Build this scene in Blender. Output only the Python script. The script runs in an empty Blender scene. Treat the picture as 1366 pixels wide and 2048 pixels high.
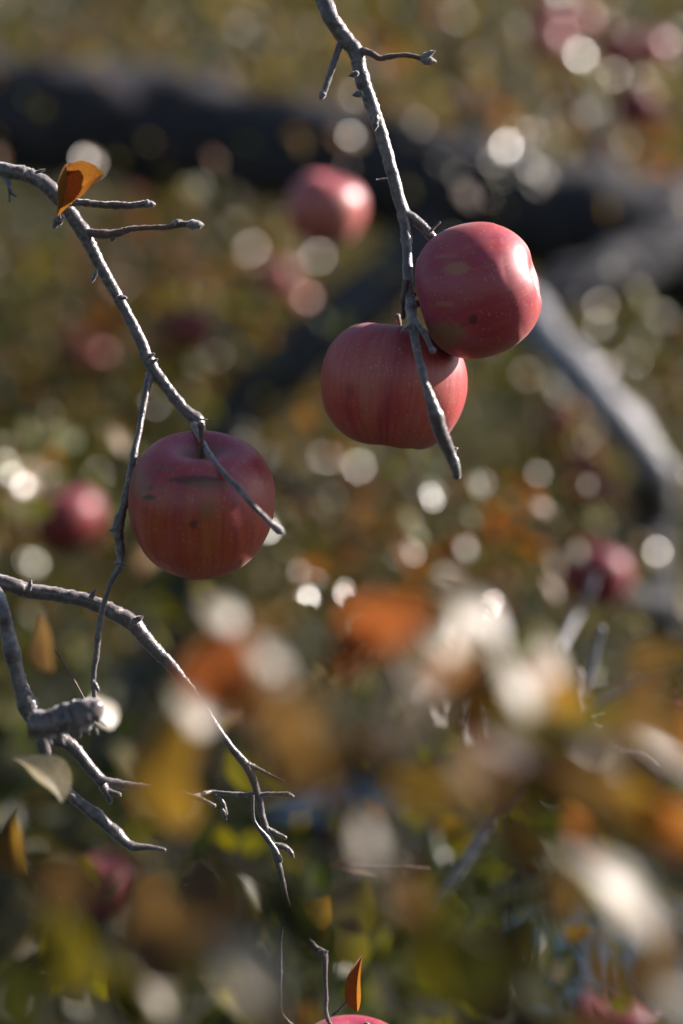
import bpy, math, random
import numpy as np
from mathutils import Vector, Matrix, Quaternion, noise

random.seed(7)
rng = np.random.default_rng(11)
S = bpy.context.scene
COL = S.collection

# ------------------------------------------------------------------ camera
CAM = Vector((0.0, 0.0, 1.60))
PITCH = math.radians(-5.0)
LENS, SENS_H = 58.0, 36.0
cd = bpy.data.cameras.new('camera')
cam = bpy.data.objects.new('camera', cd)
COL.objects.link(cam)
cam.location = CAM
cam.rotation_euler = (math.radians(90) + PITCH, 0, 0)
cd.sensor_fit = 'VERTICAL'
cd.sensor_height = SENS_H
cd.sensor_width = 24.0
cd.lens = LENS
cd.clip_start = 0.05
cd.clip_end = 500
cd.dof.use_dof = True
cd.dof.focus_distance = 0.885
cd.dof.aperture_fstop = 2.0
cd.dof.aperture_blades = 0
S.camera = cam

# ------------------------------------------------------------------ light
FWD = Vector((0, math.cos(PITCH), math.sin(PITCH)))
UPV = Vector((0, -math.sin(PITCH), math.cos(PITCH)))
RGT = Vector((1, 0, 0))
SUN = Vector((0.810, 0.338, 0.479)).normalized()        # direction towards the sun
SUN_EL = math.asin(SUN.z)
SUN_AZ = math.atan2(SUN.x, SUN.y)
w = bpy.data.worlds.new('World')
S.world = w
w.use_nodes = True
nt = w.node_tree
nt.nodes.clear()
sky = nt.nodes.new('ShaderNodeTexSky')
sky.sky_type = 'NISHITA'
sky.sun_disc = False
sky.sun_elevation = SUN_EL
sky.sun_rotation = SUN_AZ
sky.ozone_density = 2.5
bg = nt.nodes.new('ShaderNodeBackground')
bg.inputs['Strength'].default_value = 0.055
out = nt.nodes.new('ShaderNodeOutputWorld')
nt.links.new(sky.outputs[0], bg.inputs[0])
nt.links.new(bg.outputs[0], out.inputs[0])
sl = bpy.data.lights.new('sun', 'SUN')
sl.energy = 5.0
sl.angle = math.radians(0.55)
sl.color = (1.0, 0.90, 0.84)
so = bpy.data.objects.new('sun', sl)
COL.objects.link(so)
so.rotation_mode = 'QUATERNION'
so.rotation_quaternion = SUN.to_track_quat('Z', 'Y')
so.location = (3, 1, 5)

S.view_settings.view_transform = 'Standard'
S.view_settings.look = 'None'
S.view_settings.exposure = 1.35
S.view_settings.gamma = 1.0
S.view_settings.use_curve_mapping = False
S.render.engine = 'CYCLES'
S.cycles.use_denoising = True
S.cycles.use_adaptive_sampling = False
S.cycles.max_bounces = 7
S.cycles.diffuse_bounces = 3
S.cycles.glossy_bounces = 2
S.cycles.transmission_bounces = 4
S.cycles.caustics_reflective = False
S.cycles.caustics_refractive = False
S.cycles.sample_clamp_indirect = 3.0

# ------------------------------------------------------------------ helpers
def K(d):                       # metres per photograph pixel at depth d
    return d * 24.0 / LENS / 1366.0

def P(px, py, d):               # the place seen at a photograph pixel, d metres away
    k = K(d)
    return CAM + FWD * d + RGT * ((px - 683) * k) + UPV * ((1024 - py) * k)

def idir(r, u, t):              # a direction: right, up, towards the viewer
    return (RGT * r + UPV * u - FWD * t).normalized()

TOCAM = -FWD

def tag(o, label=None, cat=None, group=None, kind=None):
    if label: o['label'] = label
    if cat: o['category'] = cat
    if group: o['group'] = group
    if kind: o['kind'] = kind
    return o

def empty(name, loc, label, cat, group=None):
    o = bpy.data.objects.new(name, None)
    o.empty_display_size = 0.02
    o.location = loc
    COL.objects.link(o)
    return tag(o, label, cat, group)

def mesh_obj(name, verts, faces, mat, parent=None, smooth=True, origin=None):
    me = bpy.data.meshes.new(name)
    if origin is not None:
        verts = [Vector(v) - origin for v in verts]
    me.from_pydata([tuple(v) for v in verts], [], faces)
    me.materials.append(mat)
    if smooth:
        me.polygons.foreach_set('use_smooth', [True] * len(me.polygons))
    me.update()
    return link(name, me, parent, origin)

def link(name, me, parent=None, loc=None):
    o = bpy.data.objects.new(name, me)
    COL.objects.link(o)
    if loc is not None:
        o.location = loc
    if parent is not None:
        o.parent = parent
        o.location = (loc if loc is not None else Vector()) - parent.location
    return o

# ------------------------------------------------------------------ materials
def new_mat(name):
    m = bpy.data.materials.new(name)
    m.use_nodes = True
    n = m.node_tree
    n.nodes.clear()
    o = n.nodes.new('ShaderNodeOutputMaterial')
    return m, n, o

def N(n, t, **kw):
    x = n.nodes.new(t)
    for k, v in kw.items():
        if k in ('i',):
            for kk, vv in v.items():
                x.inputs[kk].default_value = vv
        else:
            setattr(x, k, v)
    return x

def ramp(n, stops, fac=None):
    r = N(n, 'ShaderNodeValToRGB')
    e = r.color_ramp.elements
    while len(e) < len(stops): e.new(0.5)
    for el, (p, c) in zip(e, stops):
        el.position = p
        el.color = (*c, 1) if len(c) == 3 else c
    if fac is not None: n.links.new(fac, r.inputs[0])
    return r

def math_node(n, op, a, b=None, clamp=False):
    m = N(n, 'ShaderNodeMath', operation=op, use_clamp=clamp)
    for i, v in enumerate((a, b)):
        if v is None: continue
        if isinstance(v, (int, float)): m.inputs[i].default_value = v
        else: n.links.new(v, m.inputs[i])
    return m.outputs[0]

def mixc(n, fac, a, b, blend='MIX'):
    m = N(n, 'ShaderNodeMix', data_type='RGBA', blend_type=blend)
    for sock, v in ((m.inputs[0], fac), (m.inputs[6], a), (m.inputs[7], b)):
        if isinstance(v, (int, float)): sock.default_value = v
        elif isinstance(v, tuple): sock.default_value = (*v, 1) if len(v) == 3 else v
        else: n.links.new(v, sock)
    return m.outputs[2]

def noise_tex(n, vec, scale, detail=3, rough=0.55):
    t = N(n, 'ShaderNodeTexNoise')
    t.inputs['Scale'].default_value = scale
    t.inputs['Detail'].default_value = detail
    t.inputs['Roughness'].default_value = rough
    if vec is not None: n.links.new(vec, t.inputs['Vector'])
    return t.outputs['Fac']

def bark_mat(name, c1, c2, c3, scale=1.0, sheen=0.3, bump=0.4, rough=0.62):
    m, n, o = new_mat(name)
    tc = N(n, 'ShaderNodeTexCoord').outputs['Object']
    a = noise_tex(n, tc, 95 * scale, 6, 0.68)
    b = noise_tex(n, tc, 420 * scale, 4, 0.65)
    col = ramp(n, [(0.30, c1), (0.52, c2), (0.72, c3)], a).outputs[0]
    sp = ramp(n, [(0.55, (0, 0, 0)), (0.72, (1, 1, 1))], b).outputs[0]
    col = mixc(n, math_node(n, 'MULTIPLY', sp, 0.45), col, tuple(min(1, x * 1.7) for x in c3))
    dk = ramp(n, [(0.28, (1, 1, 1)), (0.42, (0, 0, 0))], b).outputs[0]
    col = mixc(n, math_node(n, 'MULTIPLY', dk, 0.5), col, tuple(x * 0.4 for x in c1))
    p = N(n, 'ShaderNodeBsdfPrincipled')
    p.inputs['Roughness'].default_value = rough
    p.inputs['Specular IOR Level'].default_value = 0.5 + 0.4 * min(1, sheen)
    p.inputs['Sheen Weight'].default_value = sheen
    p.inputs['Sheen Roughness'].default_value = 0.45
    n.links.new(col, p.inputs['Base Color'])
    bp = N(n, 'ShaderNodeBump')
    bp.inputs['Strength'].default_value = bump
    bp.inputs['Distance'].default_value = 0.0012 / scale
    h = math_node(n, 'ADD', a, math_node(n, 'MULTIPLY', b, 0.6))
    n.links.new(h, bp.inputs['Height'])
    n.links.new(bp.outputs[0], p.inputs['Normal'])
    n.links.new(p.outputs[0], o.inputs[0])
    return m

BARK = bark_mat('twig_bark', (.030, .020, .019), (.080, .056, .050), (.24, .20, .185), 1.0, 1.0, 0.6, 0.33)
BARK_RED = bark_mat('young_shoot_bark', (.06, .033, .024), (.11, .058, .042), (.19, .12, .10), 1.0, 0.45, 0.4)
BUDM = bark_mat('downy_bud', (.10, .085, .08), (.18, .155, .145), (.30, .27, .25), 2.0, 1.0, 0.7)
BIGBARK = bark_mat('limb_bark', (.016, .016, .019), (.034, .033, .040), (.070, .068, .078), 0.22, 0.0, 0.8, 0.9)
GREYBARK = bark_mat('sunlit_grey_bark', (.14, .14, .15), (.26, .255, .265), (.42, .41, .41), 0.25, 0.0, 0.8, 0.6)  # lightened copy: sunlight of the diagonal limb put into the bark colour

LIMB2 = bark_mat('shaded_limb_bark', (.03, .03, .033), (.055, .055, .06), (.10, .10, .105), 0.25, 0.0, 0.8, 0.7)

def leaf_mat(name, stops, under=(.26, .26, .14), under_mix=0.35, trans=0.5, rough=0.34, per='island', spec=0.2, vein=False, tboost=1.0):
    m, n, o = new_mat(name)
    g = N(n, 'ShaderNodeNewGeometry')
    if per == 'island':
        fac = g.outputs['Random Per Island']
    else:
        fac = N(n, 'ShaderNodeObjectInfo').outputs['Random']
    col = ramp(n, stops, fac).outputs[0]
    tc = N(n, 'ShaderNodeTexCoord').outputs['Object']
    nz = noise_tex(n, tc, 55, 3, 0.6)
    br = ramp(n, [(0.3, (0.55, 0.5, 0.45)), (0.6, (1.15, 1.1, 1.0))], nz).outputs[0]
    col = mixc(n, 1.0, col, br, 'MULTIPLY')
    if vein:
        w_ = N(n, 'ShaderNodeTexVoronoi', feature='DISTANCE_TO_EDGE')
        w_.inputs['Scale'].default_value = 16
        n.links.new(tc, w_.inputs['Vector'])
        vv = ramp(n, [(0.0, (.72, .66, .6)), (0.09, (1, 1, 1))], w_.outputs['Distance']).outputs[0]
        col = mixc(n, 0.7, col, vv, 'MULTIPLY')
        bt = ramp(n, [(0.56, (0, 0, 0)), (0.68, (1, 1, 1))], noise_tex(n, tc, 3.2 if per == 'object' else 60, 4, 0.65)).outputs[0]
        col = mixc(n, math_node(n, 'MULTIPLY', bt, 0.65), col, (.13, .10, .025))
        sp_ = ramp(n, [(0.66, (0, 0, 0)), (0.70, (1, 1, 1))], noise_tex(n, tc, 14, 3, 0.6)).outputs[0]
        col = mixc(n, math_node(n, 'MULTIPLY', sp_, 0.7), col, (.05, .022, .012))
        ob_ = N(n, 'ShaderNodeSeparateXYZ'); n.links.new(tc, ob_.inputs[0])
        rib = ramp(n, [(0.0, (1, 1, 1)), (0.03, (0, 0, 0))], math_node(n, 'ABSOLUTE', ob_.outputs[0])).outputs[0]
        wv_ = math_node(n, 'SINE', math_node(n, 'MULTIPLY', math_node(n, 'SUBTRACT', ob_.outputs[1], math_node(n, 'MULTIPLY', math_node(n, 'ABSOLUTE', ob_.outputs[0]), 0.7)), 48))
        side_ = ramp(n, [(0.90, (0, 0, 0)), (1.0, (1, 1, 1))], wv_).outputs[0]
        col = mixc(n, math_node(n, 'MULTIPLY', math_node(n, 'MAXIMUM', rib, math_node(n, 'MULTIPLY', side_, 0.6)), 0.55), col, tuple(c * .45 for c in stops[0][1]))
    face = mixc(n, math_node(n, 'MULTIPLY', g.outputs['Backfacing'], under_mix), col, under)
    p = N(n, 'ShaderNodeBsdfPrincipled')
    p.inputs['Roughness'].default_value = rough
    p.inputs['Specular IOR Level'].default_value = spec
    n.links.new(face, p.inputs['Base Color'])
    t = N(n, 'ShaderNodeBsdfTranslucent')
    tcx = mixc(n, 1.0, col, (1.7 * tboost, 1.5 * tboost, 0.6 * tboost), 'MULTIPLY')
    n.links.new(tcx, t.inputs['Color'])
    mx = N(n, 'ShaderNodeMixShader')
    mx.inputs[0].default_value = trans
    n.links.new(p.outputs[0], mx.inputs[1])
    n.links.new(t.outputs[0], mx.inputs[2])
    n.links.new(mx.outputs[0], o.inputs[0])
    return m

OLIVE0 = [(0.0, (.018, .022, .007)), (0.3, (.045, .048, .009)), (0.55, (.095, .085, .014)), (0.78, (.17, .135, .022)), (0.9, (.22, .11, .03)), (1.0, (.15, .055, .022))]
OLIVE = [(0.0, (.012, .016, .004)), (0.3, (.042, .052, .005)), (0.55, (.115, .120, .008)), (0.78, (.21, .18, .014)), (0.9, (.26, .13, .02)), (1.0, (.17, .055, .018))]
GREEN = [(0.0, (.008, .018, .008)), (0.4, (.022, .038, .008)), (0.7, (.060, .080, .008)), (0.9, (.13, .13, .012)), (1.0, (.13, .07, .02))]
L_OLIVE = leaf_mat('autumn_leaf_mass', OLIVE)
L_GREEN = leaf_mat('green_leaf_mass', GREEN)
L_PALE = leaf_mat('pale_leaf', [(0, (.24, .22, .17)), (1, (.33, .30, .25))], (.36, .33, .30), 0.8, 0.25, 0.44, per='object', spec=0.45)
L_GGREEN = leaf_mat('glossy_green_leaf', [(0, (.10, .13, .02)), (1, (.18, .19, .03))], (.25, .26, .12), 0.5, 0.35, 0.26, per='object', spec=0.8)
L_GGOLD = leaf_mat('glossy_gold_leaf', [(0, (.28, .20, .04)), (1, (.32, .16, .06))], (.34, .24, .12), 0.5, 0.35, 0.28, per='object', spec=0.7)
L_GLINT = leaf_mat('glossy_leaf', [(0, (.12, .13, .03)), (0.5, (.19, .16, .05)), (1, (.22, .14, .06))], (.36, .34, .28), 0.5, 0.3, 0.26, per='object', spec=0.9)
L_ORANGE = leaf_mat('orange_leaf', [(0, (.17, .080, .042)), (1, (.22, .10, .055))], (.40, .20, .10), 0.3, 0.6, 0.5, per='object', tboost=1.1)
L_RED = leaf_mat('russet_leaf', [(0, (.155, .056, .038)), (1, (.19, .068, .046))], (.40, .14, .08), 0.3, 0.6, 0.5, per='object', tboost=1.1)
L_MUST = leaf_mat('mustard_leaf', [(0, (.115, .080, .026)), (1, (.15, .10, .034))], (.36, .26, .10), 0.3, 0.6, 0.5, per='object', tboost=1.1)
L_YGREEN = leaf_mat('yellow_green_leaf', [(0, (.040, .044, .012)), (1, (.066, .064, .016))], (.22, .21, .10), 0.3, 0.6, 0.45, per='object', tboost=1.0)
L_BROWN = leaf_mat('brown_leaf', [(0, (.085, .058, .042)), (1, (.14, .094, .066))], (.22, .175, .15), 0.4, 0.4, 0.5, per='object')
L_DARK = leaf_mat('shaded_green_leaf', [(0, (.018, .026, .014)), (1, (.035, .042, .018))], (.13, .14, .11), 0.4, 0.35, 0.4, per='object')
L_PALEV = leaf_mat('veined_pale_leaf', [(0, (.26, .24, .17)), (1, (.28, .26, .18))], (.32, .30, .24), 0.6, 0.35, 0.5, per='object', vein=True)
L_FOCUS = leaf_mat('veined_orange_leaf', [(0, (.19, .085, .035)), (1, (.22, .10, .04))], (.40, .20, .09), 0.25, 0.55, 0.5, per='object', vein=True, tboost=1.15)
LM = dict(pale=L_PALE, glint=L_GLINT, orange=L_ORANGE, red=L_RED, must=L_MUST, ygreen=L_YGREEN, brown=L_BROWN, dark=L_DARK)

def apple_mat(name, marks=(), spec=0.7, red=(.40, .045, .042), deep=(.24, .015, .045), yellow=(.44, .20, .07)):
    m, n, o = new_mat(name)
    at = N(n, 'ShaderNodeAttribute', attribute_name='skin').outputs['Vector']
    ob = N(n, 'ShaderNodeTexCoord').outputs['Object']
    mp = N(n, 'ShaderNodeMapping'); mp.inputs['Scale'].default_value = (11, 11, 2.6)
    n.links.new(at, mp.inputs['Vector'])
    st = noise_tex(n, mp.outputs[0], 1.6, 5, 0.65)
    mp2 = N(n, 'ShaderNodeMapping'); mp2.inputs['Scale'].default_value = (2.0, 2.0, 0.9)
    n.links.new(at, mp2.inputs['Vector'])
    bl = noise_tex(n, mp2.outputs[0], 1.2, 3, 0.5)
    s = math_node(n, 'ADD', math_node(n, 'MULTIPLY', st, 0.50), math_node(n, 'MULTIPLY', bl, 0.60))
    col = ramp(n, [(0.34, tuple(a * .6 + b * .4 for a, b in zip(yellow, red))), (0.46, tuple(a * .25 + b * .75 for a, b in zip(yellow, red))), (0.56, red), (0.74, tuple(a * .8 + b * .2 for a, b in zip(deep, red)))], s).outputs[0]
    # blush: deeper crimson and painted purple skylight towards the stem, warmer towards the calyx
    sx = N(n, 'ShaderNodeSeparateXYZ'); n.links.new(at, sx.inputs[0])
    up = ramp(n, [(0.12, (1, 1, 1)), (0.50, (0, 0, 0))], sx.outputs[2]).outputs[0]
    col = mixc(n, math_node(n, 'MULTIPLY', up, 0.78), col, tuple(c * k for c, k in zip(deep, (1.1, .9, 1.7))))
    # lenticels
    v = N(n, 'ShaderNodeTexVoronoi'); v.inputs['Scale'].default_value = 430
    n.links.new(ob, v.inputs['Vector'])
    dm = noise_tex(n, ob, 120, 2)
    dots = math_node(n, 'MULTIPLY', ramp(n, [(0.12, (1, 1, 1)), (0.25, (0, 0, 0))], v.outputs['Distance']).outputs[0],
                     ramp(n, [(0.40, (0, 0, 0)), (0.52, (1, 1, 1))], dm).outputs[0])
    col = mixc(n, math_node(n, 'MULTIPLY', dots, 0.5), col, (.62, .40, .24))
    # russet in the stem hollow, thinning outwards
    rus = ramp(n, [(0.02, (1, 1, 1)), (0.13, (0, 0, 0))], math_node(n, 'ADD', sx.outputs[2], math_node(n, 'MULTIPLY', math_node(n, 'SUBTRACT', noise_tex(n, ob, 220, 4, 0.7), 0.5), 0.12))).outputs[0]
    col = mixc(n, math_node(n, 'MULTIPLY', rus, 0.7), col, (.20, .13, .05))
    # waxy bloom in soft patches
    wb = ramp(n, [(0.42, (0, 0, 0)), (0.7, (1, 1, 1))], noise_tex(n, ob, 45, 4, 0.6)).outputs[0]
    col = mixc(n, math_node(n, 'MULTIPLY', math_node(n, 'ADD', wb, 0.1), 0.11), col, (.58, .34, .36))
    # scars and specks with a shape of their own
    for (cx, ax, ay, ha, hb, mc, amt) in marks:
        sub = N(n, 'ShaderNodeVectorMath', operation='SUBTRACT')
        n.links.new(ob, sub.inputs[0]); sub.inputs[1].default_value = tuple(cx)
        dist = None
        for ax_, hh in ((ax, ha), (ay, hb)):
            d = N(n, 'ShaderNodeVectorMath', operation='DOT_PRODUCT')
            n.links.new(sub.outputs[0], d.inputs[0]); d.inputs[1].default_value = tuple(ax_)
            q = math_node(n, 'DIVIDE', d.outputs['Value'], hh)
            q = math_node(n, 'MULTIPLY', q, q)
            dist = q if dist is None else math_node(n, 'ADD', dist, q)
        # only on the side the mark sits on
        dd = N(n, 'ShaderNodeVectorMath', operation='DOT_PRODUCT')
        n.links.new(ob, dd.inputs[0]); dd.inputs[1].default_value = tuple(cx.normalized())
        side = math_node(n, 'GREATER_THAN', dd.outputs['Value'], 0.012)
        wob = math_node(n, 'MULTIPLY', noise_tex(n, ob, 420, 4, 0.7), 2.6)
        mk = ramp(n, [(0.35, (1, 1, 1)), (0.9, (0, 0, 0))], math_node(n, 'MULTIPLY', math_node(n, 'ADD', dist, math_node(n, 'SUBTRACT', wob, 1.45)), 0.6)).outputs[0]
        mk = math_node(n, 'MULTIPLY', mk, side)
        col = mixc(n, math_node(n, 'MULTIPLY', mk, amt), col, mc)
    p = N(n, 'ShaderNodeBsdfPrincipled')
    n.links.new(col, p.inputs['Base Color'])
    rr = N(n, 'ShaderNodeMapRange'); n.links.new(wb, rr.inputs[0]); rr.inputs[3].default_value = 0.40; rr.inputs[4].default_value = 0.52
    n.links.new(rr.outputs[0], p.inputs['Roughness'])
    p.inputs['Specular IOR Level'].default_value = spec
    p.inputs['Sheen Weight'].default_value = 0.12
    p.inputs['Sheen Roughness'].default_value = 0.4
    p.inputs['Sheen Tint'].default_value = (1, .86, .84, 1)
    p.inputs['Subsurface Weight'].default_value = 0.10
    p.inputs['Subsurface Radius'].default_value = (.006, .002, .001)
    p.inputs['Subsurface Scale'].default_value = 0.6
    bp = N(n, 'ShaderNodeBump'); bp.inputs['Strength'].default_value = 0.12; bp.inputs['Distance'].default_value = 0.0008
    n.links.new(noise_tex(n, ob, 160, 4, 0.6), bp.inputs['Height'])
    n.links.new(bp.outputs[0], p.inputs['Normal'])
    n.links.new(p.outputs[0], o.inputs[0])
    return m

# ------------------------------------------------------------------ shape builders
def catmull(pts, step):
    """pts: list of (Vector, radius). Returns resampled list."""
    out = []
    n = len(pts)
    for i in range(n - 1):
        p0 = pts[max(i - 1, 0)]; p1 = pts[i]; p2 = pts[i + 1]; p3 = pts[min(i + 2, n - 1)]
        L = (p2[0] - p1[0]).length
        k = max(2, int(L / step))
        for j in range(k):
            t = j / k
            def cr(a, b, c, d):
                return 0.5 * ((2 * b) + (c - a) * t + (2 * a - 5 * b + 4 * c - d) * t * t + (3 * b - a - 3 * c + d) * t ** 3)
            out.append((cr(p0[0], p1[0], p2[0], p3[0]), max(1e-4, p1[1] + (p2[1] - p1[1]) * t)))
    out.append(pts[-1])
    return out

def tube(pts, sides=12, step=0.003, rough=0.08, nodes=(), seed=0, wob=0.0, cap=0.6):
    """knobbly branch: rings of bud scars, uneven girth."""
    path = catmull(pts, step)
    m = len(path)
    verts, faces = [], []
    T0 = (path[1][0] - path[0][0]).normalized()
    A = T0.orthogonal().normalized()
    total = 0
    arc = [0]
    for i in range(1, m):
        total += (path[i][0] - path[i - 1][0]).length
        arc.append(total)
    # random growth rings and knots
    rr = random.Random(seed)
    knots = [(rr.uniform(0, total), rr.uniform(0.10, 0.32), rr.uniform(0, 6.28), rr.uniform(0.8, 2.0)) for _ in range(int(total / max(path[0][1] * 5, 0.008)))]
    for i, (c, r) in enumerate(path):
        if i < m - 1: T = (path[i + 1][0] - path[max(i - 1, 0)][0])
        else: T = path[i][0] - path[i - 1][0]
        T.normalize()
        A = (A - T * A.dot(T)).normalized()
        B = T.cross(A)
        if wob:
            nv = noise.noise_vector(c * (0.35 / max(r, 1e-3)) + Vector((seed, 0, 0)))
            c = c + nv * r * wob
        for s in range(sides):
            a = 2 * math.pi * s / sides
            q = A * math.cos(a) + B * math.sin(a)
            f = 1.0
            pos = c + q * r
            f += rough * noise.noise(pos * (0.9 / max(r, 8e-4)) + Vector((seed * 3.1, 0, 0)))
            f += rough * 0.6 * noise.noise(pos * (2.7 / max(r, 8e-4)))
            for (ka, kh, kang, kw) in knots:
                dz = (arc[i] - ka) / (r * kw)
                if abs(dz) < 2.2:
                    f += kh * math.exp(-dz * dz * 1.4) * (0.35 + 0.65 * max(0, math.cos(a - kang)))
            verts.append(c + q * r * f)
    for i in range(m - 1):
        for s in range(sides):
            a = i * sides + s; b = i * sides + (s + 1) % sides
            faces.append((a, b, b + sides, a + sides))
    # rounded tip
    c, r = path[-1]
    T = (path[-1][0] - path[-2][0]).normalized()
    base = (m - 1) * sides
    ring = [base + s for s in range(sides)]
    for h, sc in ((0.5 * cap, 0.75), (0.85 * cap, 0.4)):
        nr = []
        for s in range(sides):
            v = verts[base + s]
            verts.append(c + (v - c) * sc + T * r * h)
            nr.append(len(verts) - 1)
        for s in range(sides):
            faces.append((ring[s], ring[(s + 1) % sides], nr[(s + 1) % sides], nr[s]))
        ring = nr
    verts.append(c + T * r * cap)
    tip = len(verts) - 1
    for s in range(sides):
        faces.append((ring[s], ring[(s + 1) % sides], tip))
    return verts, faces

def px_path(L, d):
    """L: (px, py, radius_px[, depth]) at base depth d"""
    o = []
    for e in L:
        dd = e[3] if len(e) > 3 else d
        o.append((P(e[0], e[1], dd), e[2] * K(dd)))
    return o

def add_tube(name, L, d, mat, parent, **kw):
    pts = px_path(L, d)
    v, f = tube(pts, **kw)
    return mesh_obj(name, v, f, mat, parent, origin=pts[0][0].copy())

def bud(parent, px, py, d, ang, ln, wd, mat=None, seed=0, tw=0.0, name='bud'):
    """pointed scaly bud, ang in image degrees (0 right, 90 up)"""
    mat = mat or BUDM
    a = math.radians(ang)
    D = idir(math.cos(a), math.sin(a), tw)
    k = K(d)
    O = P(px, py, d)
    if mat is BARK:
        O = O - D * 11 * k; ln = ln + 9
    A = D.orthogonal().normalized(); B = D.cross(A)
    verts, faces = [], []
    sides, rings = 10, 12
    for i in range(rings + 1):
        t = i / rings
        r = wd * k * 0.5 * (math.sin(math.pi * min(1, t * 0.86 + 0.14)) ** 0.8) * (1 + 0.10 * math.sin(t * 16 + seed))
        for s in range(sides):
            q = 2 * math.pi * s / sides + t * 0.8
            f = 1 + 0.16 * noise.noise(Vector((s * 1.3, t * 7, seed)))
            verts.append(O + D * (t * ln * k) + (A * math.cos(q) + B * math.sin(q)) * max(r, 1e-5) * f)
    for i in range(rings):
        for s in range(sides):
            faces.append((i * sides + s, i * sides + (s + 1) % sides, (i + 1) * sides + (s + 1) % sides, (i + 1) * sides + s))
    # downy hairs lying forward
    rr = random.Random(seed * 7 + int(px))
    for _ in range(90):
        t = rr.uniform(0.0, 0.98); q = rr.uniform(0, 6.28)
        r = wd * k * 0.5 * (math.sin(math.pi * min(1, t * 0.86 + 0.14)) ** 0.8)
        base = O + D * (t * ln * k)
        nrm = A * math.cos(q) + B * math.sin(q)
        tip = base + nrm * (r * 1.05 + 0.0006 * rr.random() + 0.0003) + D * 0.0009 * rr.random()
        side = nrm.cross(D) * 0.00006
        i0 = len(verts)
        verts += [base + nrm * r * 0.95 + side, base + nrm * r * 0.95 - side, tip]
        faces.append((i0, i0 + 1, i0 + 2))
    return mesh_obj(name, verts, faces, mat, parent, origin=O)

def leaf_geom(nl=10, nw=3, fold=0.35, curl=0.5, wave=0.1, serr=0.0, seed=0, tipk=0.5):
    """unit leaf: length 1 along +Y, width 1, normal +Z"""
    verts, faces = [], []
    rr = random.Random(seed)
    ph = rr.uniform(0, 6)
    for i in range(nl + 1):
        t = i / nl
        wv = 0.5 * math.sin(math.pi * t ** 0.8) ** 0.8 * (1 - 0.35 * t ** 3) if 0 < t < 1 else 0.006
        if serr and 0 < i < nl: wv *= 1 + serr * (1 if i % 2 else -1)
        ang = curl * (t - 0.2)
        y = math.sin(ang) / curl if abs(curl) > 1e-3 else t
        z0 = -(1 - math.cos(ang)) / curl if abs(curl) > 1e-3 else 0
        for j in range(-nw, nw + 1):
            u = j / nw
            x = u * wv
            z = z0 + abs(x) * fold + wave * 0.35 * wv * math.sin(ph + t * 7 + (2 if u > 0 else 0)) * abs(u)
            verts.append(Vector((x, y, z)))
    W = 2 * nw + 1
    for i in range(nl):
        for j in range(W - 1):
            a = i * W + j
            faces.append((a, a + 1, a + W + 1, a + W))
    return verts, faces

def frame_from(normal, along):
    z = normal.normalized()
    y = (along - z * along.dot(z))
    if y.length < 1e-4: y = z.orthogonal()
    y.normalize()
    x = y.cross(z)
    return Matrix((x, y, z)).transposed()

LEAFCACHE = {}
def leaf(parent, px, py, d, ln, wd, ang, normal, mat, var=0, name='leaf', label=None, hi=False, fold=0.25, curl=0.45):
    """one leaf centred at a pixel; ln/wd in photo pixels; ang = image direction of its tip"""
    key = (var % 4, mat.name, hi, fold, curl)
    if key not in LEAFCACHE:
        if hi: v, f = leaf_geom(44, 5, fold, curl, 0.25, 0.04, var)
        else: v, f = leaf_geom(10, 2, fold, curl, 0.25, 0.0, var)
        me = bpy.data.meshes.new(name)
        me.from_pydata([tuple(q - Vector((0, 0.45, 0))) for q in v], [], f)
        me.materials.append(mat)
        me.polygons.foreach_set('use_smooth', [True] * len(me.polygons))
        LEAFCACHE[key] = me
    o = bpy.data.objects.new(name, LEAFCACHE[key])
    COL.objects.link(o)
    a = math.radians(ang)
    along = idir(math.cos(a), math.sin(a), 0)
    M = frame_from(normal, along)
    k = K(d)
    # foreshortening: keep the projected size as seen
    fy = max(0.45, 1 - abs((M @ Vector((0, 1, 0))).dot(FWD)) ** 2) ** 0.5
    fx = max(0.35, 1 - abs((M @ Vector((1, 0, 0))).dot(FWD)) ** 2) ** 0.5
    o.matrix_world = Matrix.Translation(P(px, py, d) - (parent.location if parent else Vector())) @ M.to_4x4() @ Matrix.Diagonal((wd * k / fx, ln * k / fy, ln * k, 1))
    if parent: o.parent = parent
    if label: o['label'] = label
    return o

def nrm_lit(j=0.15):
    v = (SUN + TOCAM * 0.75).normalized()
    return (v + Vector([random.gauss(0, j) for _ in range(3)])).normalized()
def nrm_glint(j=0.07):
    v = (SUN + TOCAM).normalized()
    return (v + Vector([random.gauss(0, j) for _ in range(3)])).normalized()
def nrm_back(j=0.15):
    v = idir(-0.45, -0.15, 1)
    return (v + Vector([random.gauss(0, j) for _ in range(3)])).normalized()

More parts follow.
